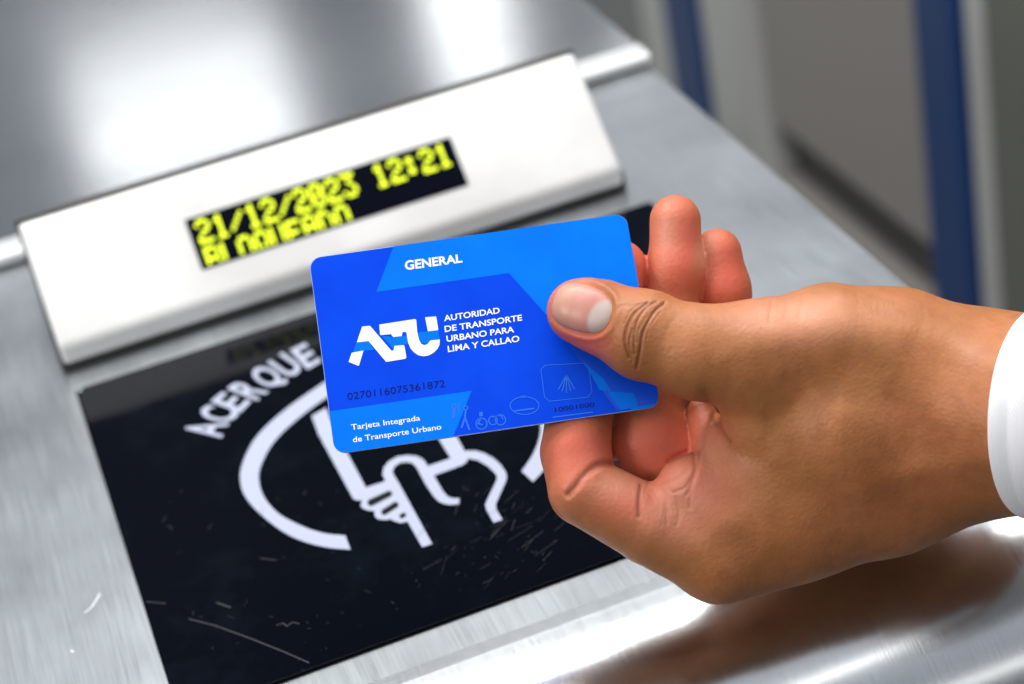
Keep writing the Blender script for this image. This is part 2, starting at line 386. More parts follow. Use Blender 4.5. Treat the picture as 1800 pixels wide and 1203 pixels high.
# ------------------------------------------------------------------ surroundings: next lane
M_wall = mat('painted_panel', (.43, .40, .37), .5, .3)
M_wall2 = mat('olive_panel', (.20, .205, .175), .55, .2)
M_band = mat('dark_recess', (.09, .088, .082), .7)
M_blue = mat('blue_paint', (.006, .05, .20), .4)
M_post = mat('post_steel', (.68, .68, .66), .3, .3)
M_floor = mat('floor_tile', (.16, .155, .145), .35)
fl_me = mesh('floor', [(-8, -6, 0), (8, -6, 0), (8, 10, 0), (-8, 10, 0)], [(0, 1, 2, 3)])
floor = link('floor', fl_me, M_floor); tag(floor, kind='structure')
XW = .80
ys = lambda u, v=200: hit_x(u, v, XW)[1]
gt = empty('turnstile', (XW + .15, 1.1, 0))
tag(gt, 'blurred brown grey turnstile side with blue posts across the lane behind the wrist', 'turnstile')
def gpart(name, lo, hi, m, parent=gt, bv=.003):
    me = box_mesh(name, lo, hi)
    for v in me.vertices: v.co -= parent.location
    o = link(name, me, m, parent); bevel(o, bv, 2); return o
zt = hit_x(1490, 342, XW)[2]
gpart('side_panel', (XW + .012, ys(1612), zt + .002), (XW + .3, ys(1338), 1.0), M_wall)
gpart('lower_panel', (XW + .012, ys(1612), 0), (XW + .3, ys(1338), zt - .072), M_wall)
gpart('shadow_gap', (XW + .035, ys(1612) + .002, zt - .071), (XW + .29, ys(1338) - .002, zt + .001), M_band)
gpart('blue_post', (XW, ys(1688), 0), (XW + .3, ys(1612) - .001, 1.0), M_blue, bv=.008)
gpart('blue_post', (XW, ys(1246), 0), (XW + .3, ys(1190), 1.0), M_blue, bv=.008)
gpart('steel_post', (XW - .005, ys(1336) + .001, 0), (XW + .3, ys(1248) - .001, 1.0), M_post, bv=.03)
gpart('steel_post', (XW + .006, ys(1728), 0), (XW + .3, ys(1690) - .001, 1.0), M_post, bv=.006)
gpart('end_panel', (XW + .004, ys(1728) - .62, 0), (XW + .3, ys(1730) - .001, 1.0), M_wall2)
gpart('side_panel', (XW + .01, ys(1188) + .001, 0), (XW + .3, ys(1140), 1.0), M_post)
pw = link('low_partition', box_mesh('low_partition', (-.3, 1.95, 0), (.79, 1.98, .62)), mat('pale_partition', (.62, .64, .60), .5))
tag(pw, 'pale blurred partition standing far behind the turnstile top edge', 'partition')
bevel(pw, .004)
# luminaires mirrored in the steel
def far_lamp(name, uv, dist, w_, h_, rad, col=(1, 1, 1)):
    p = hit_deck(*uv); d = RAYW(*uv); d = d / np.linalg.norm(d); r = d * np.array([1, 1, -1]); q = p + r * dist
    lamp(name, tuple(q), tuple(p), w_, h_, rad * math.pi * w_ * h_, col)
far_lamp('station_lamp_wide', (340, 230), 3.6, .46, .24, 3.4)
far_lamp('station_lamp_narrow', (830, 50), 3.6, .17, .36, 3.4)
far_lamp('station_lamp_side', (1175, 200), 3.0, .12, .2, 3.2)

# ------------------------------------------------------------------ transit card
RC = np.array([2.85792780854237, -0.21527816204667663, 0.04303991002843749]); CC = np.array([-0.007678412858139063, -0.0027321509431643856, 0.5356101928342436])
th = np.linalg.norm(RC); k_ = RC / th; K = np.array([[0, -k_[2], k_[1]], [k_[2], 0, -k_[0]], [-k_[1], k_[0], 0]])
Rc = np.eye(3) + math.sin(th) * K + (1 - math.cos(th)) * K @ K
Rcw = R.T @ Rc; Cw = cam2w(CC)
Mc = Matrix([[*Rcw[i], Cw[i]] for i in range(3)] + [[0, 0, 0, 1]])
def cp(u, v):
    """photograph point on the card's face -> card coordinates in metres"""
    n_ = Rcw[:, 2]; p = hit_plane(u, v, Cw, n_) - Cw; return np.array([p @ Rcw[:, 0], p @ Rcw[:, 1]])
def kp(X, Y): return cp(530 + X * .37405, 360 + Y * .37406)   # card crop coordinates
def rrect(w, h, r, k=8):
    P = []
    for cx_, cy_, a0 in ((w/2 - r, h/2 - r, 0), (-w/2 + r, h/2 - r, 90), (-w/2 + r, -h/2 + r, 180), (w/2 - r, -h/2 + r, 270)):
        for i in range(k + 1):
            a = math.radians(a0 + 90 * i / k); P.append((cx_ + r * math.cos(a), cy_ + r * math.sin(a)))
    return P
outl = rrect(.0856, .05398, .0032)
n = len(outl)
V = [(x, y, 0) for x, y in outl] + [(x, y, -.00076) for x, y in outl]
Fc = [tuple(range(n)), tuple(range(2 * n - 1, n - 1, -1))] + [(i, i + n, (i + 1) % n + n, (i + 1) % n) for i in range(n)]
def plastic(name, c, c2=None, sc=60):
    m = mat(name, c, .38, 0, .06); b = m.node_tree.nodes['Principled BSDF']
    t = N(m, 'ShaderNodeTexCoord'); n_ = N(m, 'ShaderNodeTexNoise'); n_.inputs['Scale'].default_value = sc; n_.inputs['Detail'].default_value = 3
    L(m, t.outputs['Object'], n_.inputs[0]); mx = N(m, 'ShaderNodeMix'); mx.data_type = 'RGBA'
    mx.inputs['A'].default_value = (*c, 1); mx.inputs['B'].default_value = (*(c2 or c), 1)
    mr = N(m, 'ShaderNodeMapRange'); mr.inputs[1].default_value = .35; mr.inputs[2].default_value = .65; L(m, n_.outputs[0], mr.inputs[0]); L(m, mr.outputs[0], mx.inputs['Factor'])
    L(m, mx.outputs['Result'], b.inputs['Base Color']); return m
M_cdark = plastic('card_deep_blue', (.001, .052, .68), (.001, .064, .74))
M_clight = plastic('card_light_blue', (.0, .155, .82), (.0, .18, .88))
M_cedge = mat('card_edge', (.35, .5, .85), .4)
M_cmid = mat('card_mid_blue', (.004, .075, .72), .35, 0, .2)
M_ink = mat('card_white_ink', (.82, .88, .95), .4)
M_dink = mat('card_dark_ink', (.002, .010, .13), .4, 0, .1)
M_lmark = mat('card_pale_ink', (.02, .15, .80), .4, 0, .2)
cme = mesh('transit_card', V, Fc); card = link('transit_card', cme, [M_cdark, M_cedge]); card.matrix_world = Mc
for p in cme.polygons:
    if abs(p.normal.z) < .5: p.material_index = 1
bevel(card, .00012, 1)
tag(card, 'blue rounded transit card with white lettering held between thumb and fingers', 'transit card')
# light blue fields, clipped to the rounded outline
def clip(poly, outl_):
    out = [np.array(p, float) for p in poly]
    for i in range(len(outl_)):
        a = np.array(outl_[i]); b_ = np.array(outl_[(i + 1) % len(outl_)]); e_ = b_ - a
        if np.linalg.norm(e_) < 1e-9: continue
        nn = np.array([-e_[1], e_[0]]); res = []
        for j in range(len(out)):
            p, q_ = out[j], out[(j + 1) % len(out)]; dp, dq = (p - a) @ nn, (q_ - a) @ nn
            if dp >= 0: res.append(p)
            if dp * dq < 0: res.append(p + (q_ - p) * dp / (dp - dq))
        out = res
    return out
ins = [(x * .9985, y * .9985) for x, y in outl]
fl = Flat()
fl.poly(clip([kp(435, 190), kp(352, 410), kp(975, 322), kp(1700, 1130), kp(1900, 900), kp(1640, -100), kp(450, 110)], ins))
fl.poly(clip([kp(60, 982), kp(800, 875), kp(712, 1092), kp(660, 1300), kp(60, 1300)], ins))
link('light_blue_field', fl.me('light_blue_field', .00003), M_clight, card)
fl = Flat()
fl.poly(clip([kp(1180, 560), kp(1330, 760), kp(1480, 965), kp(1700, 930), kp(1700, 850)], ins))
link('facet_print', fl.me('facet_print', .00005), M_cmid, card)
fl = Flat()
for P in ([(1335, 750), (1420, 820), (1455, 880), (1400, 870)], [(1440, 880), (1560, 885), (1580, 950), (1500, 965)]): fl.poly(clip([kp(*p) for p in P], ins))
link('facet_highlight', fl.me('facet_highlight', .00007), M_clight, card)
# emblem
ze = lambda X, Y: cp(600 + X / 9, 540 + Y / 9)
fl = Flat()
for P in ([(330, 310), (455, 300), (790, 690), (825, 690), (840, 615), (995, 605), (1030, 800), (1010, 820), (710, 870), (430, 540), (245, 560)],
          [(165, 725), (350, 690), (280, 925), (265, 930), (115, 870)],
          [(600, 280), (1165, 192), (1185, 205), (1200, 390), (1230, 520), (1262, 582), (1310, 605), (1360, 590), (1410, 530), (1560, 515), (1552, 600), (1520, 665), (1460, 725), (1380, 768), (1300, 780), (1220, 765), (1150, 720), (1095, 655), (1055, 560), (1030, 400), (970, 395), (955, 460), (820, 475), (785, 430), (615, 445)],
          [(1325, 165), (1500, 150), (1535, 365), (1370, 385)]): fl.poly([ze(*p) for p in P])
link('emblem', fl.me('emblem', .00009), M_ink, card)
fl = Flat()
for P in ([(240, 565), (430, 545), (520, 680), (350, 695), (185, 715)], [(635, 452), (820, 478), (955, 462), (1037, 455), (1050, 590), (840, 618), (815, 660)], [(1222, 400), (1365, 388), (1535, 368), (1560, 515), (1410, 530), (1350, 582), (1280, 575), (1232, 510)]): fl.poly([ze(*p) for p in P])
link('emblem_accent', fl.me('emblem_accent', .00007), M_clight, card)
fl = Flat()
def ct(s_, TL, TR, BR, BL, b_=.02): fl.quadtext(s_, [kp(*TL), kp(*TR), kp(*BR), kp(*BL)], b_)
ct('GENERAL', (484, 265), (752, 232), (757, 272), (488, 309), .03)
ct('AUTORIDAD', (668, 521), (930, 483), (932, 511), (671, 549))
ct('DE TRANSPORTE', (671, 571), (1035, 517), (1037, 545), (674, 600))
ct('URBANO PARA', (680, 617), (998, 572), (1000, 600), (683, 646))
ct('LIMA Y CALLAO', (686, 665), (1022, 615), (1025, 644), (689, 694))
ct('Tarjeta Integrada', (232, 1034), (555, 990), (558, 1014), (235, 1060), .008)
ct('de Transporte Urbano', (240, 1092), (655, 1031), (658, 1056), (243, 1118), .008)
link('lettering', fl.me('lettering', .0001), M_ink, card)
fl = Flat()
ct('0270116075361872', (214, 886), (672, 824), (675, 856), (217, 918), -.004)
link('serial_number', fl.me('serial_number', .00009), M_dink, card)
fl = Flat()
ct('10001000', (1190, 954), (1375, 929), (1377, 949), (1192, 974), .0)
link('code_number', fl.me('code_number', .00009), M_dink, card)
# faint transport pictograms
fl = Flat()
def kst(P, w, closed=False):
    for r_ in stroke([kp(*p) for p in P], w, closed): fl.poly(r_)
def kcirc(x, y, r, w, ry=None): kst([(x + r * math.cos(a), y + (ry or r) * math.sin(a)) for a in [2 * math.pi * i / 20 for i in range(20)]], w, True)
kst([(1125, 775), (1145, 755), (1330, 745), (1350, 770), (1365, 880), (1345, 905), (1165, 925), (1142, 905)], .0002, True)
for d_ in (-38, -20, 0, 20, 40): kst([(1245, 800), (1245 + d_, 885 - abs(d_) * .4)], .0003)
kcirc(1048, 945, 68, .00025, 42); kst([(1000, 970), (1095, 958)], .0004); kst([(1030, 905), (1052, 902)], .0006)
kcirc(846, 1030, 26, .0003); kst([(835, 985), (852, 985)], .0012); kst([(845, 1000), (830, 1030), (852, 1035)], .0004)
kcirc(900, 1015, 20, .0003); kcirc(935, 1012, 24, .0003); kst([(900, 1000), (935, 990), (948, 1010)], .0003)
kcirc(718, 950, 10, .0003); kst([(718, 962), (712, 1005)], .0007); kcirc(772, 955, 9, .0003); kst([(772, 965), (768, 1000), (790, 1060)], .0005); kst([(768, 1000), (752, 1050)], .0005)
kst([(740, 930), (740, 985)], .0003); kst([(1180, 1000), (1370, 975)], .0003)
link('pictograms', fl.me('pictograms', .00008), M_lmark, card)

# ------------------------------------------------------------------ person: hand and forearm
# modelled as one distance field in (u, v, w): photograph units of 0.15 mm, w towards the viewer
Z0 = .5356101928; PX = Z0 / F
def to_world(P):
    Z = Z0 - P[:, 2] * PX
    C_ = np.stack([(P[:, 0] - CX) / F * Z, (P[:, 1] - CY) / F * Z, Z], 1)
    return (C_ - OC) @ R + W0
def smin(a, b, k):
    h = np.maximum(k - np.abs(a - b), 0) / k; return np.minimum(a, b) - h * h * k * .25
def seg(P, a, b, fw=1.0):
    """tapered capsule; fw squashes the section along w"""
    a = np.array(a, np.float32); b = np.array(b, np.float32)
    A, B = a[:3].copy(), b[:3].copy(); A[2] /= fw; B[2] /= fw
    X = P[..., 0] - A[0]; Y = P[..., 1] - A[1]; Z = P[..., 2] / fw - A[2]
    D = B - A; t = np.clip((X * D[0] + Y * D[1] + Z * D[2]) / float(D @ D), 0, 1)
    return np.sqrt((X - t * D[0]) ** 2 + (Y - t * D[1]) ** 2 + (Z - t * D[2]) ** 2) - (a[3] + t * (b[3] - a[3]))
THUMB = [(1018, 547, 38, 57), (1058, 558, 44, 61), (1132, 589, 66, 76), (1225, 618, 72, 74), (1330, 632, 44, 92)]
BODY = [  # pairs of joints, blended broadly
    [(1225, 622, 66, 74), (1345, 625, 36, 88)], [(1345, 625, 36, 88), (1460, 610, 0, 102)], [(1460, 610, 0, 102), (1570, 645, -40, 132)],
    [(1570, 645, -40, 132), (1720, 712, -60, 160)], [(1720, 712, -40, 160), (1950, 742, 90, 176)],
    [(1600, 720, -150, 160), (1960, 745, 20, 165)], [(1325, 985, -50, 58), (1565, 880, -70, 86)], [(1565, 880, -70, 86), (1780, 800, -10, 86)],
    [(1262, 985, -20, 72), (1400, 895, -50, 110)], [(1400, 895, -50, 110), (1560, 800, -80, 150)], [(1560, 800, -80, 150), (1720, 735, -110, 158)],
    [(1350, 740, 0, 84), (1480, 740, 0, 118)], [(1340, 850, -22, 84), (1480, 780, -20, 125)],
    [(1315, 930, -150, 78), (1560, 780, -190, 140)], [(1380, 880, -250, 74), (1600, 760, -210, 130)], [(1440, 840, -320, 62), (1600, 760, -230, 120)],
]
INDEX = [(1262, 985, -20, 72), (1145, 926, -2, 69), (1026, 862, 6, 62), (1012, 795, -14, 62), (1022, 690, -38, 57), (1062, 570, -66, 53), (1086, 474, -98, 53)]
MIDDLE = [(1315, 915, -150, 76), (1232, 850, -115, 77), (1140, 785, -92, 74), (1135, 690, -105, 62), (1176, 560, -104, 50), (1188, 470, -98, 47), (1187, 388, -98, 45)]
RING = [(1380, 880, -250, 72), (1290, 800, -215, 64), (1262, 720, -190, 60), (1276, 600, -160, 52), (1270, 510, -145, 47), (1261, 445, -140, 43)]
LITTLE = [(1440, 840, -320, 60), (1380, 760, -270, 52), (1345, 690, -235, 44), (1330, 630, -220, 40)]
def chain(P, C_, k, fw=1.0, cut=140):
    d = None
    for a, b in zip(C_[:-1], C_[1:]):
        s_ = seg(P, a, b, fw); d = s_ if d is None else smin(d, s_, k)
    return d
def sdf(P):
    body = None
    for a, b in BODY:
        s_ = seg(P, a, b); body = s_ if body is None else smin(body, s_, 46)
    thumb = chain(P, THUMB, 24, .84)
    bt = smin(body, thumb, 34)
    # pad at the base of the index finger and the fold of the thumb web
    bt = smin(bt, seg(P, (1215, 860, 8, 62), (1262, 920, 4, 66)), 30)
    d = smin(bt, seg(P, (1232, 725, -75, 26), (1278, 850, -8, 52)), 34)
    i_ = smin(bt, chain(P, INDEX, 5), 26)
    d = np.minimum(d, i_)
    d = smin(d, chain(P, MIDDLE, 20), 5)
    d = smin(d, chain(P, RING, 20), 5)
    return smin(d, chain(P, LITTLE, 20), 5)

def surface_nets(lo, hi, h):
    ax = [np.arange(lo[i], hi[i] + h, h, dtype=np.float32) for i in range(3)]
    n = [len(a) for a in ax]
    D = np.empty(n, np.float32)
    for i in range(0, n[0], 16):       # in slabs, to save memory
        G = np.stack(np.meshgrid(ax[0][i:i + 16], ax[1], ax[2], indexing='ij'), -1)
        D[i:i + 16] = sdf(G)
    I = D < 0
    nc = [k - 1 for k in n]
    cnt = np.zeros(nc, np.int8); acc = np.zeros(nc + [3], np.float32)
    cr = [(x, y, z) for x in (0, 1) for y in (0, 1) for z in (0, 1)]
    def sl(c): return tuple(slice(c[i], c[i] + nc[i]) for i in range(3))
    for c in cr:
        for a in range(3):
            if c[a] == 1: continue
            c2 = list(c); c2[a] = 1
            A, B = I[sl(c)], I[sl(c2)]; m = A != B
            dA = D[sl(c)][m]; dB = D[sl(c2)][m]; t = dA / (dA - dB)
            off = np.tile(np.array(c, np.float32), (len(t), 1)); off[:, a] = t
            acc[m] += off; cnt[m] += 1
    act = cnt > 0; idx = -np.ones(nc, np.int64); idx[act] = np.arange(act.sum())
    base = np.argwhere(act); V = (base + acc[act] / cnt[act][:, None]) * h + np.array(lo)
    Q = []
    for a in range(3):
        b_, c_ = (a + 1) % 3, (a + 2) % 3
        s0 = [slice(0, n[i]) for i in range(3)]; s1 = list(s0); s0[a] = slice(0, n[a] - 1); s1[a] = slice(1, n[a])
        A, B = I[tuple(s0)], I[tuple(s1)]
        for flip, m in ((False, A & ~B), (True, ~A & B)):
            p = np.argwhere(m); ok = (p[:, b_] > 0) & (p[:, c_] > 0) & (p[:, b_] < nc[b_]) & (p[:, c_] < nc[c_]); p = p[ok]
            q = []
            for db, dc in ((0, 0), (-1, 0), (-1, -1), (0, -1)):
                r_ = p.copy(); r_[:, b_] += db; r_[:, c_] += dc; q.append(idx[r_[:, 0], r_[:, 1], r_[:, 2]])
            q = np.stack(q, 1)
            Q.append(q if flip else q[:, ::-1])
    return V, np.concatenate(Q)
V, Q = surface_nets((915, 310, -430), (1888, 1100, 250), 7.0)

# fine relief: (points, depth, width) grooves seen from the front
def z1(X, Y): return (920 + X * .3324, 320 + Y * .3325)
def z2(X, Y): return (920 + X * .3823, 640 + Y * .3824)
GROOVES = [
    ([z1(655, 640), z1(590, 690), z1(550, 760), z1(535, 850), z1(560, 930)], 3.6, 2.6),
    ([z1(745, 640), z1(690, 690), z1(635, 790), z1(618, 880), z1(598, 985)], 4.2, 2.8),
    ([z1(705, 632), z1(650, 665), z1(600, 740), z1(585, 830), z1(588, 910)], 2.4, 2.2),
    ([z1(625, 640), z1(570, 680), z1(530, 750)], 1.4, 2.0), ([z1(575, 780), z1(560, 860), z1(575, 950)], 1.8, 2.2), ([z1(660, 700), z1(610, 780), z1(600, 850)], 1.6, 1.9), ([z1(720, 690), z1(665, 770), z1(650, 830)], 1.2, 1.8),
    ([z1(600, 650), z1(520, 660), z1(490, 690)], .8, 2.2), ([z1(820, 700), z1(770, 760), z1(745, 830)], .7, 4), ([z1(500, 640), z1(485, 720), z1(475, 800)], .7, 3), ([z1(480, 830), z1(440, 870), z1(400, 880)], .7, 3),
    ([z2(205, 600), z2(240, 560), z2(275, 515), z2(345, 462), z2(430, 452)], 5.0, 4.2), ([z2(300, 520), z2(350, 480), z2(400, 470)], 1.5, 2.4), ([z2(250, 560), z2(330, 535), z2(420, 560)], .9, 4),
    ([z2(540, 560), z2(532, 640), z2(532, 700)], 3.6, 2.8), ([z2(590, 510), z2(560, 580), z2(548, 650), z2(552, 710)], 1.2, 2.4),
    ([z2(780, 395), z2(790, 470), z2(775, 540), z2(750, 600)], 2.2, 2.6), ([z2(815, 400), z2(800, 480), z2(770, 590), z2(765, 660)], 1.4, 2.4),
    ([z2(880, 230), z2(905, 300), z2(945, 360)], 3.6, 3.4), ([z2(870, 250), z2(835, 330), z2(815, 390), z2(740, 410), z2(670, 445)], 3.0, 3.2),
    ([z2(690, 590), z2(740, 570), z2(770, 530)], 1.8, 2.4), ([z2(620, 560), z2(700, 530), z2(760, 480)], 1.2, 2.2), ([z2(600, 545), z2(650, 600), z2(665, 680)], 1.0, 2.4), ([z2(700, 610), z2(715, 680), z2(705, 740)], 1.2, 2.6), ([z2(650, 640), z2(660, 730)], .8, 2.4),
    ([(1352, 566), (1354, 548), (1356, 532)], 1.3, 3), ([(1404, 560), (1407, 540), (1409, 524)], 1.0, 3), ([(1380, 560), (1383, 535)], .7, 3),
    ([(1420, 640), (1450, 690), (1500, 700)], 2.2, 14), ([(1240, 690), (1262, 740)], 3, 7),
    ([(1560, 560), (1600, 555)], 1.0, 20),
]
RIDGES = [([(1330, 600), (1450, 570), (1600, 590), (1760, 640)], 5, 34), ([(1270, 640), (1330, 720), (1360, 800)], 4, 26), ([(1500, 870), (1600, 830), (1760, 800)], 4, 24)]
def pdist(P, pts):
    best = np.full(len(P), 1e9); 
    for (a, b) in zip(pts[:-1], pts[1:]):
        a = np.array(a); b = np.array(b); d = b - a; t = np.clip(((P[:, :2] - a) @ d) / (d @ d), 0, 1)
        best = np.minimum(best, np.linalg.norm(P[:, :2] - a - t[:, None] * d, axis=1))
    return best
def grad(P, e=1.5):
    P = P.astype(np.float32); g = np.stack([sdf(P + np.eye(3, dtype=np.float32)[i] * e) - sdf(P - np.eye(3, dtype=np.float32)[i] * e) for i in range(3)], 1)
    return g / (np.linalg.norm(g, axis=1)[:, None] + 1e-9)
NC = np.array([1021., 541.]); NA = np.array([-.955, -.297]); NB = np.array([.297, -.955]); NLa, NLb = 53., 43.
# one subdivision, projected back on to the field
me0 = mesh('tmp', V, [tuple(map(int, q)) for q in Q]); o0 = bpy.data.objects.new('tmp', me0); COL.objects.link(o0)
md = o0.modifiers.new('s', 'SUBSURF'); md.levels = 2; md.render_levels = 2
dg = bpy.context.evaluated_depsgraph_get(); dg.update(); me1 = bpy.data.meshes.new_from_object(o0.evaluated_get(dg)); bpy.data.objects.remove(o0); bpy.data.meshes.remove(me0)
P = np.empty(len(me1.vertices) * 3, np.float32); me1.vertices.foreach_get('co', P); P = P.reshape(-1, 3).astype(np.float64)
for it in range(2):
    g = grad(P, 1.0); P -= g * np.clip(sdf(P.astype(np.float32)), -3, 3)[:, None] * .9
g = grad(P)
front = np.clip((g[:, 2] + .15) / .3, 0, 1) * np.clip((P[:, 2] + 165) / 30, 0, 1)
disp = np.zeros(len(P)); crease_shade = np.zeros(len(P))
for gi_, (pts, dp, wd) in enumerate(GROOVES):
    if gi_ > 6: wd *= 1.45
    shade_ = .85 if gi_ < 7 else (.5 if dp > 3 else .25)
    q = smooth_path(pts, 5); d = pdist(P, q); s_ = np.exp(-(d / wd) ** 2); disp -= dp * (.62 if gi_ < 7 else .8) * s_; crease_shade = np.maximum(crease_shade, np.exp(-(d / (wd * .8)) ** 2) * min(1, dp / 3.2) * shade_)
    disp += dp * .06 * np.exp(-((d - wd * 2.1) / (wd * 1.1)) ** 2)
for pts, dp, wd in RIDGES:
    disp += dp * np.exp(-(pdist(P, pts) / wd) ** 2)
# nail fold
rel = P[:, :2] - NC; na = (rel @ NA) / NLa; nb = (rel @ NB) / NLb
rr_ = (np.abs(na) ** 2.6 + np.abs(nb) ** 2.6) ** (1 / 2.6)
onthumb = front * (P[:, 2] > 20)
disp += onthumb * (-4.0 * np.exp(-((rr_ - 1.0) / .09) ** 2) + 2.6 * np.exp(-((rr_ - 1.2) / .12) ** 2) * np.clip(.9 - na, 0, 1))
disp *= 1.0
P2 = P + g * (disp * front)[:, None]
me1.vertices.foreach_set('co', to_world(P2).astype(np.float32).ravel())
# colour masks: redder palm side, paler patches, shade painted into the creases
def blob(c, r): return np.exp(-(((P[:, 0] - c[0]) / r[0]) ** 2 + ((P[:, 1] - c[1]) / r[1]) ** 2 + ((P[:, 2] - c[2]) / r[2]) ** 2))
red = np.zeros(len(P))
for c_, r_ in [((1188, 430, -60), (70, 110, 120)), ((1268, 480, -100), (60, 100, 120)), ((1120, 470, -60), (50, 90, 120)), ((1020, 800, 40), (85, 80, 120)), ((1160, 780, -40), (110, 70, 120)),
               ((1215, 720, -10), (40, 50, 60)), ((1020, 600, 60), (60, 40, 80)), ((1190, 860, 40), (90, 70, 90)), ((1000, 530, 60), (50, 50, 60)), ((1120, 870, 60), (90, 50, 90))]:
    red = np.maximum(red, blob(c_, r_))
pale = np.zeros(len(P))
for c_, r_ in [((1190, 880, 60), (75, 70, 90)), ((1100, 850, 60), (80, 40, 80)), ((1245, 790, 30), (30, 60, 60)), ((1170, 410, -50), (25, 50, 60)), ((1240, 450, -90), (22, 40, 60)), ((1400, 560, 80), (120, 40, 120))]:
    pale = np.maximum(pale, blob(c_, r_))
for nm, arr in (('red', red), ('pale', pale), ('crease_shade', crease_shade * front)):
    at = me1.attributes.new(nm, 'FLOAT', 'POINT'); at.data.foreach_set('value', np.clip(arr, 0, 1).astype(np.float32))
# nail plate, part of the same mesh
nu, nv = 40, 32; nV, nF, lun = [], [], []
for i in range(nu + 1):
    for j in range(nv + 1):
        a, b_ = 2 * i / nu - 1, 2 * j / nv - 1
        m_ = max(abs(a), abs(b_)); pn = (abs(a) ** 2.6 + abs(b_) ** 2.6) ** (1 / 2.6); k2 = m_ / pn if pn > 0 else 1
        aa, bb = a * k2, b_ * k2
        nV.append((NC[0] + NA[0] * aa * NLa + NB[0] * bb * NLb, NC[1] + NA[1] * aa * NLa + NB[1] * bb * NLb, m_)); 
        # pale half moon near the cuticle, with a reflection painted into it
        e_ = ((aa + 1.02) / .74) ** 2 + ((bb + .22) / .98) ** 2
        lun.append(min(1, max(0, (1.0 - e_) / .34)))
nV = np.array(nV); edge = nV[:, 2].copy()
Wz = np.full(len(nV), 200., np.float32)
for it in range(60):
    Wz = np.maximum(Wz - sdf(np.stack([nV[:, 0], nV[:, 1], Wz], 1).astype(np.float32)) * .8, 40)
# flatten slightly along the axis and lift
lift = 4.2 * (1 - edge ** 6) - 3.2 * edge ** 12
nP = np.stack([nV[:, 0], nV[:, 1], Wz], 1); gn_ = grad(nP); nP += gn_ * lift[:, None]
for i in range(nu):
    for j in range(nv):
        a = i * (nv + 1) + j; nF.append((a, a + 1, a + nv + 2, a + nv + 1))
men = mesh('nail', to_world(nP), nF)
at = men.attributes.new('lunula_glint', 'FLOAT', 'POINT'); at.data.foreach_set('value', np.array(lun, np.float32))
at = men.attributes.new('tip', 'FLOAT', 'POINT'); at.data.foreach_set('value', np.clip(((nV[:, :2] - NC) @ NA) / NLa * .5 + .5, 0, 1).astype(np.float32))

def skin():
    m = mat('skin', (.5, .26, .15), .42, 0, .45); b = m.node_tree.nodes['Principled BSDF']
    b.inputs['Subsurface Weight'].default_value = .14; b.inputs['Subsurface Radius'].default_value = (1, .35, .18); b.inputs['Subsurface Scale'].default_value = .0035
    t = N(m, 'ShaderNodeTexCoord')
    def noise(sc, det, rg=.5):
        n_ = N(m, 'ShaderNodeTexNoise'); n_.inputs['Scale'].default_value = sc; n_.inputs['Detail'].default_value = det; n_.inputs['Roughness'].default_value = rg; L(m, t.outputs['Object'], n_.inputs[0]); return n_.outputs[0]
    def mr(src, a0, a1, c0, c1):
        r_ = N(m, 'ShaderNodeMapRange'); r_.inputs[1].default_value = a0; r_.inputs[2].default_value = a1; r_.inputs[3].default_value = c0; r_.inputs[4].default_value = c1; L(m, src, r_.inputs[0]); return r_.outputs[0]
    def mix(f_, A, B):
        x = N(m, 'ShaderNodeMix'); x.data_type = 'RGBA'; L(m, f_, x.inputs['Factor'])
        for k2, s_ in (('A', A), ('B', B)):
            if isinstance(s_, tuple): x.inputs[k2].default_value = (*s_, 1)
            else: L(m, s_, x.inputs[k2])
        return x.outputs['Result']
    def attr(nm):
        a = N(m, 'ShaderNodeAttribute'); a.attribute_name = nm; return a.outputs['Fac']
    c = mix(mr(noise(45, 3), .35, .65, 0, 1), (.35, .128, .036), (.46, .185, .064))
    c = mix(mr(noise(22, 2), .42, .62, 0, .35), c, (.50, .15, .065))
    c = mix(mr(noise(260, 5), .45, .75, 0, .5), c, (.30, .10, .034))
    c = mix(mr(attr('red'), 0, .9, 0, 1.), c, (.64, .13, .075))
    c = mix(mr(attr('pale'), 0, 1, 0, .62), c, (.72, .33, .21))
    c = mix(mr(attr('crease_shade'), 0, 1, 0, .75), c, (.12, .035, .015))
    L(m, c, b.inputs['Base Color'])
    bp = N(m, 'ShaderNodeBump'); bp.inputs['Strength'].default_value = .26; bp.inputs['Distance'].default_value = .0003
    v = N(m, 'ShaderNodeTexVoronoi'); v.inputs['Scale'].default_value = 900; L(m, t.outputs['Object'], v.inputs[0])
    ad = N(m, 'ShaderNodeMath'); ad.operation = 'ADD'; L(m, v.outputs[0], ad.inputs[0]); L(m, noise(520, 6, .7), ad.inputs[1]); L(m, ad.outputs[0], bp.inputs['Height'])
    L(m, bp.outputs[0], b.inputs['Normal']); L(m, mr(noise(120, 3), .3, .7, .42, .60), b.inputs['Roughness'])
    return m
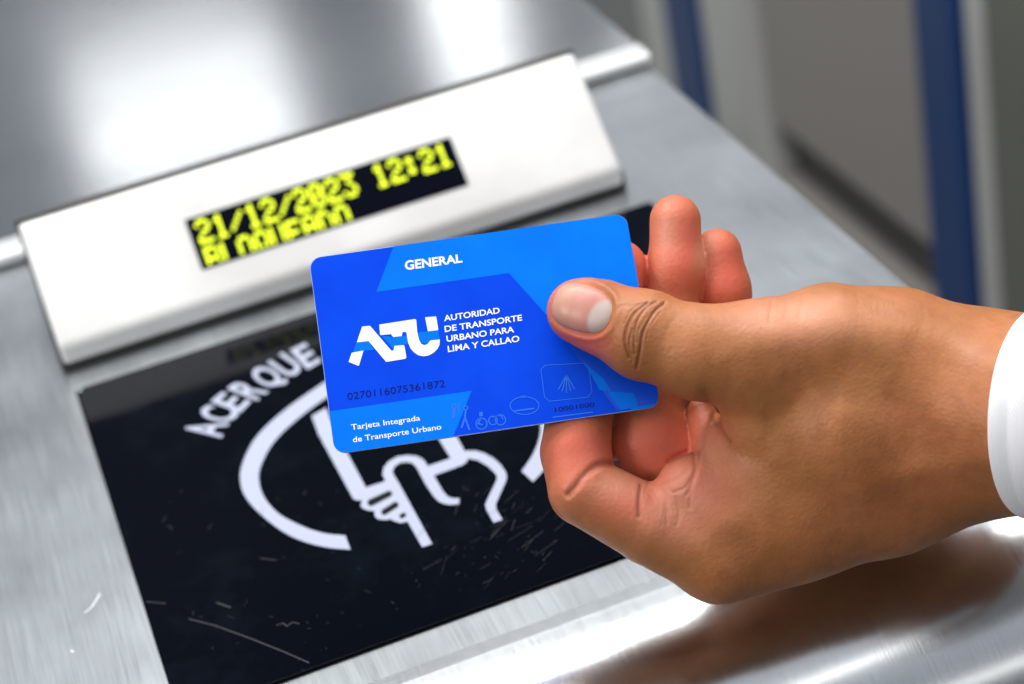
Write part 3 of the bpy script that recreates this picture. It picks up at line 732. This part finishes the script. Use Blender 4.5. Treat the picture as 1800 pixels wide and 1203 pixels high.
def nailmat():
    m = mat('nail', (.8, .5, .42), .36, 0, .4); b = m.node_tree.nodes['Principled BSDF']
    b.inputs['Subsurface Weight'].default_value = .15; b.inputs['Subsurface Scale'].default_value = .002
    a = N(m, 'ShaderNodeAttribute'); a.attribute_name = 'lunula_glint'; a2 = N(m, 'ShaderNodeAttribute'); a2.attribute_name = 'tip'
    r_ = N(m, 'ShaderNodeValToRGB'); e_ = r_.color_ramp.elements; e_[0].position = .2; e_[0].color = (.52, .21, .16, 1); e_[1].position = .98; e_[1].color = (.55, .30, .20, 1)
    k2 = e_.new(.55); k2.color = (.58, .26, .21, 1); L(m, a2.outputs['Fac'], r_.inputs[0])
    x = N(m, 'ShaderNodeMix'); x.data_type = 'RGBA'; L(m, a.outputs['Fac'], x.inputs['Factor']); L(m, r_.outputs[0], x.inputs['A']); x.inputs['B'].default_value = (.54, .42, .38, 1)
    L(m, x.outputs['Result'], b.inputs['Base Color']); return m
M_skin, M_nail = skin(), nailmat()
gW = to_world(P2[:2000] + g[:2000] * 2) - to_world(P2[:2000])
nrm = np.empty(len(me1.vertices) * 3, np.float32); me1.vertices.foreach_get('normal', nrm); nrm = nrm.reshape(-1, 3)
if np.sum(nrm[:2000] * gW) < 0: me1.flip_normals()
vdir = np.array(CAMPOS) - to_world(nP[:1])[0]
if np.dot(np.array(men.polygons[500].normal), vdir) < 0: men.flip_normals()
import bmesh
bm = bmesh.new(); bm.from_mesh(me1)
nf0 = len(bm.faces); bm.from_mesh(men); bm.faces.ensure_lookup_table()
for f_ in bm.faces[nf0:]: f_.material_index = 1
meh = bpy.data.meshes.new('person'); bm.to_mesh(meh); bm.free()
meh.polygons.foreach_set('use_smooth', np.ones(len(meh.polygons), bool))
org = Vector(to_world(np.array([[1500., 760., -80.]]))[0])
meh.transform(Matrix.Translation(-org))
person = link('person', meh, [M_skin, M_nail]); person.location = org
tag(person, 'person\'s brown hand and wrist holding a blue card between thumb and curled fingers', 'person')

# white cuff: a tube round the forearm, opening towards the hand
def cuff():
    c0 = np.array([1822., 722., 0.]); th_ = math.radians(26); dir2 = np.array([.66, -.42, .62]); ax_ = np.array([math.cos(th_), .09, math.sin(th_)]); ax_ /= np.linalg.norm(ax_)
    pv = np.array([0, 1., 0]); pv -= ax_ * (pv @ ax_); pv /= np.linalg.norm(pv); pw_ = np.cross(ax_, pv)
    V, Fc = [], []; nr = 96
    prof = [(40, 172), (12, 182), (3, 188), (0, 193), (2, 198), (8, 201), (22, 202), (34, 200), (40, 199), (46, 202), (120, 208), (300, 220), (600, 236), (1000, 260)]
    for (s_, r_) in prof:
        for i in range(nr):
            a = 2 * math.pi * i / nr; w_ = 4.5 * math.sin(3 * a + .5) * (1 + s_ / 120) + 1.5 * math.sin(7 * a + s_ * .02) * min(1, s_ / 100)
            V.append(c0 + ax_ * min(s_, 46) + dir2 * max(s_ - 46, 0) + (pv * math.cos(a) * .93 + pw_ * math.sin(a)) * (r_ + w_))
    for k in range(len(prof) - 1):
        for i in range(nr):
            j = (i + 1) % nr; Fc.append((k * nr + i, k * nr + j, (k + 1) * nr + j, (k + 1) * nr + i))
    Vw = to_world(np.array(V)) - np.array(org)
    me = mesh('shirt_sleeve', Vw, Fc, True)
    m = mat('white_cotton', (.88, .89, .92), .8, 0, .2); b = m.node_tree.nodes['Principled BSDF']
    t = N(m, 'ShaderNodeTexCoord'); w_ = N(m, 'ShaderNodeTexWave'); w_.inputs['Scale'].default_value = 700; L(m, t.outputs['Object'], w_.inputs[0])
    bp = N(m, 'ShaderNodeBump'); bp.inputs['Strength'].default_value = .15; bp.inputs['Distance'].default_value = .0003; L(m, w_.outputs[0], bp.inputs['Height']); L(m, bp.outputs[0], b.inputs['Normal'])
    o = link('shirt_sleeve', me, m, person)
    sd = o.modifiers.new('thick', 'SOLIDIFY'); sd.thickness = .0006; sd.offset = 0
cuff()
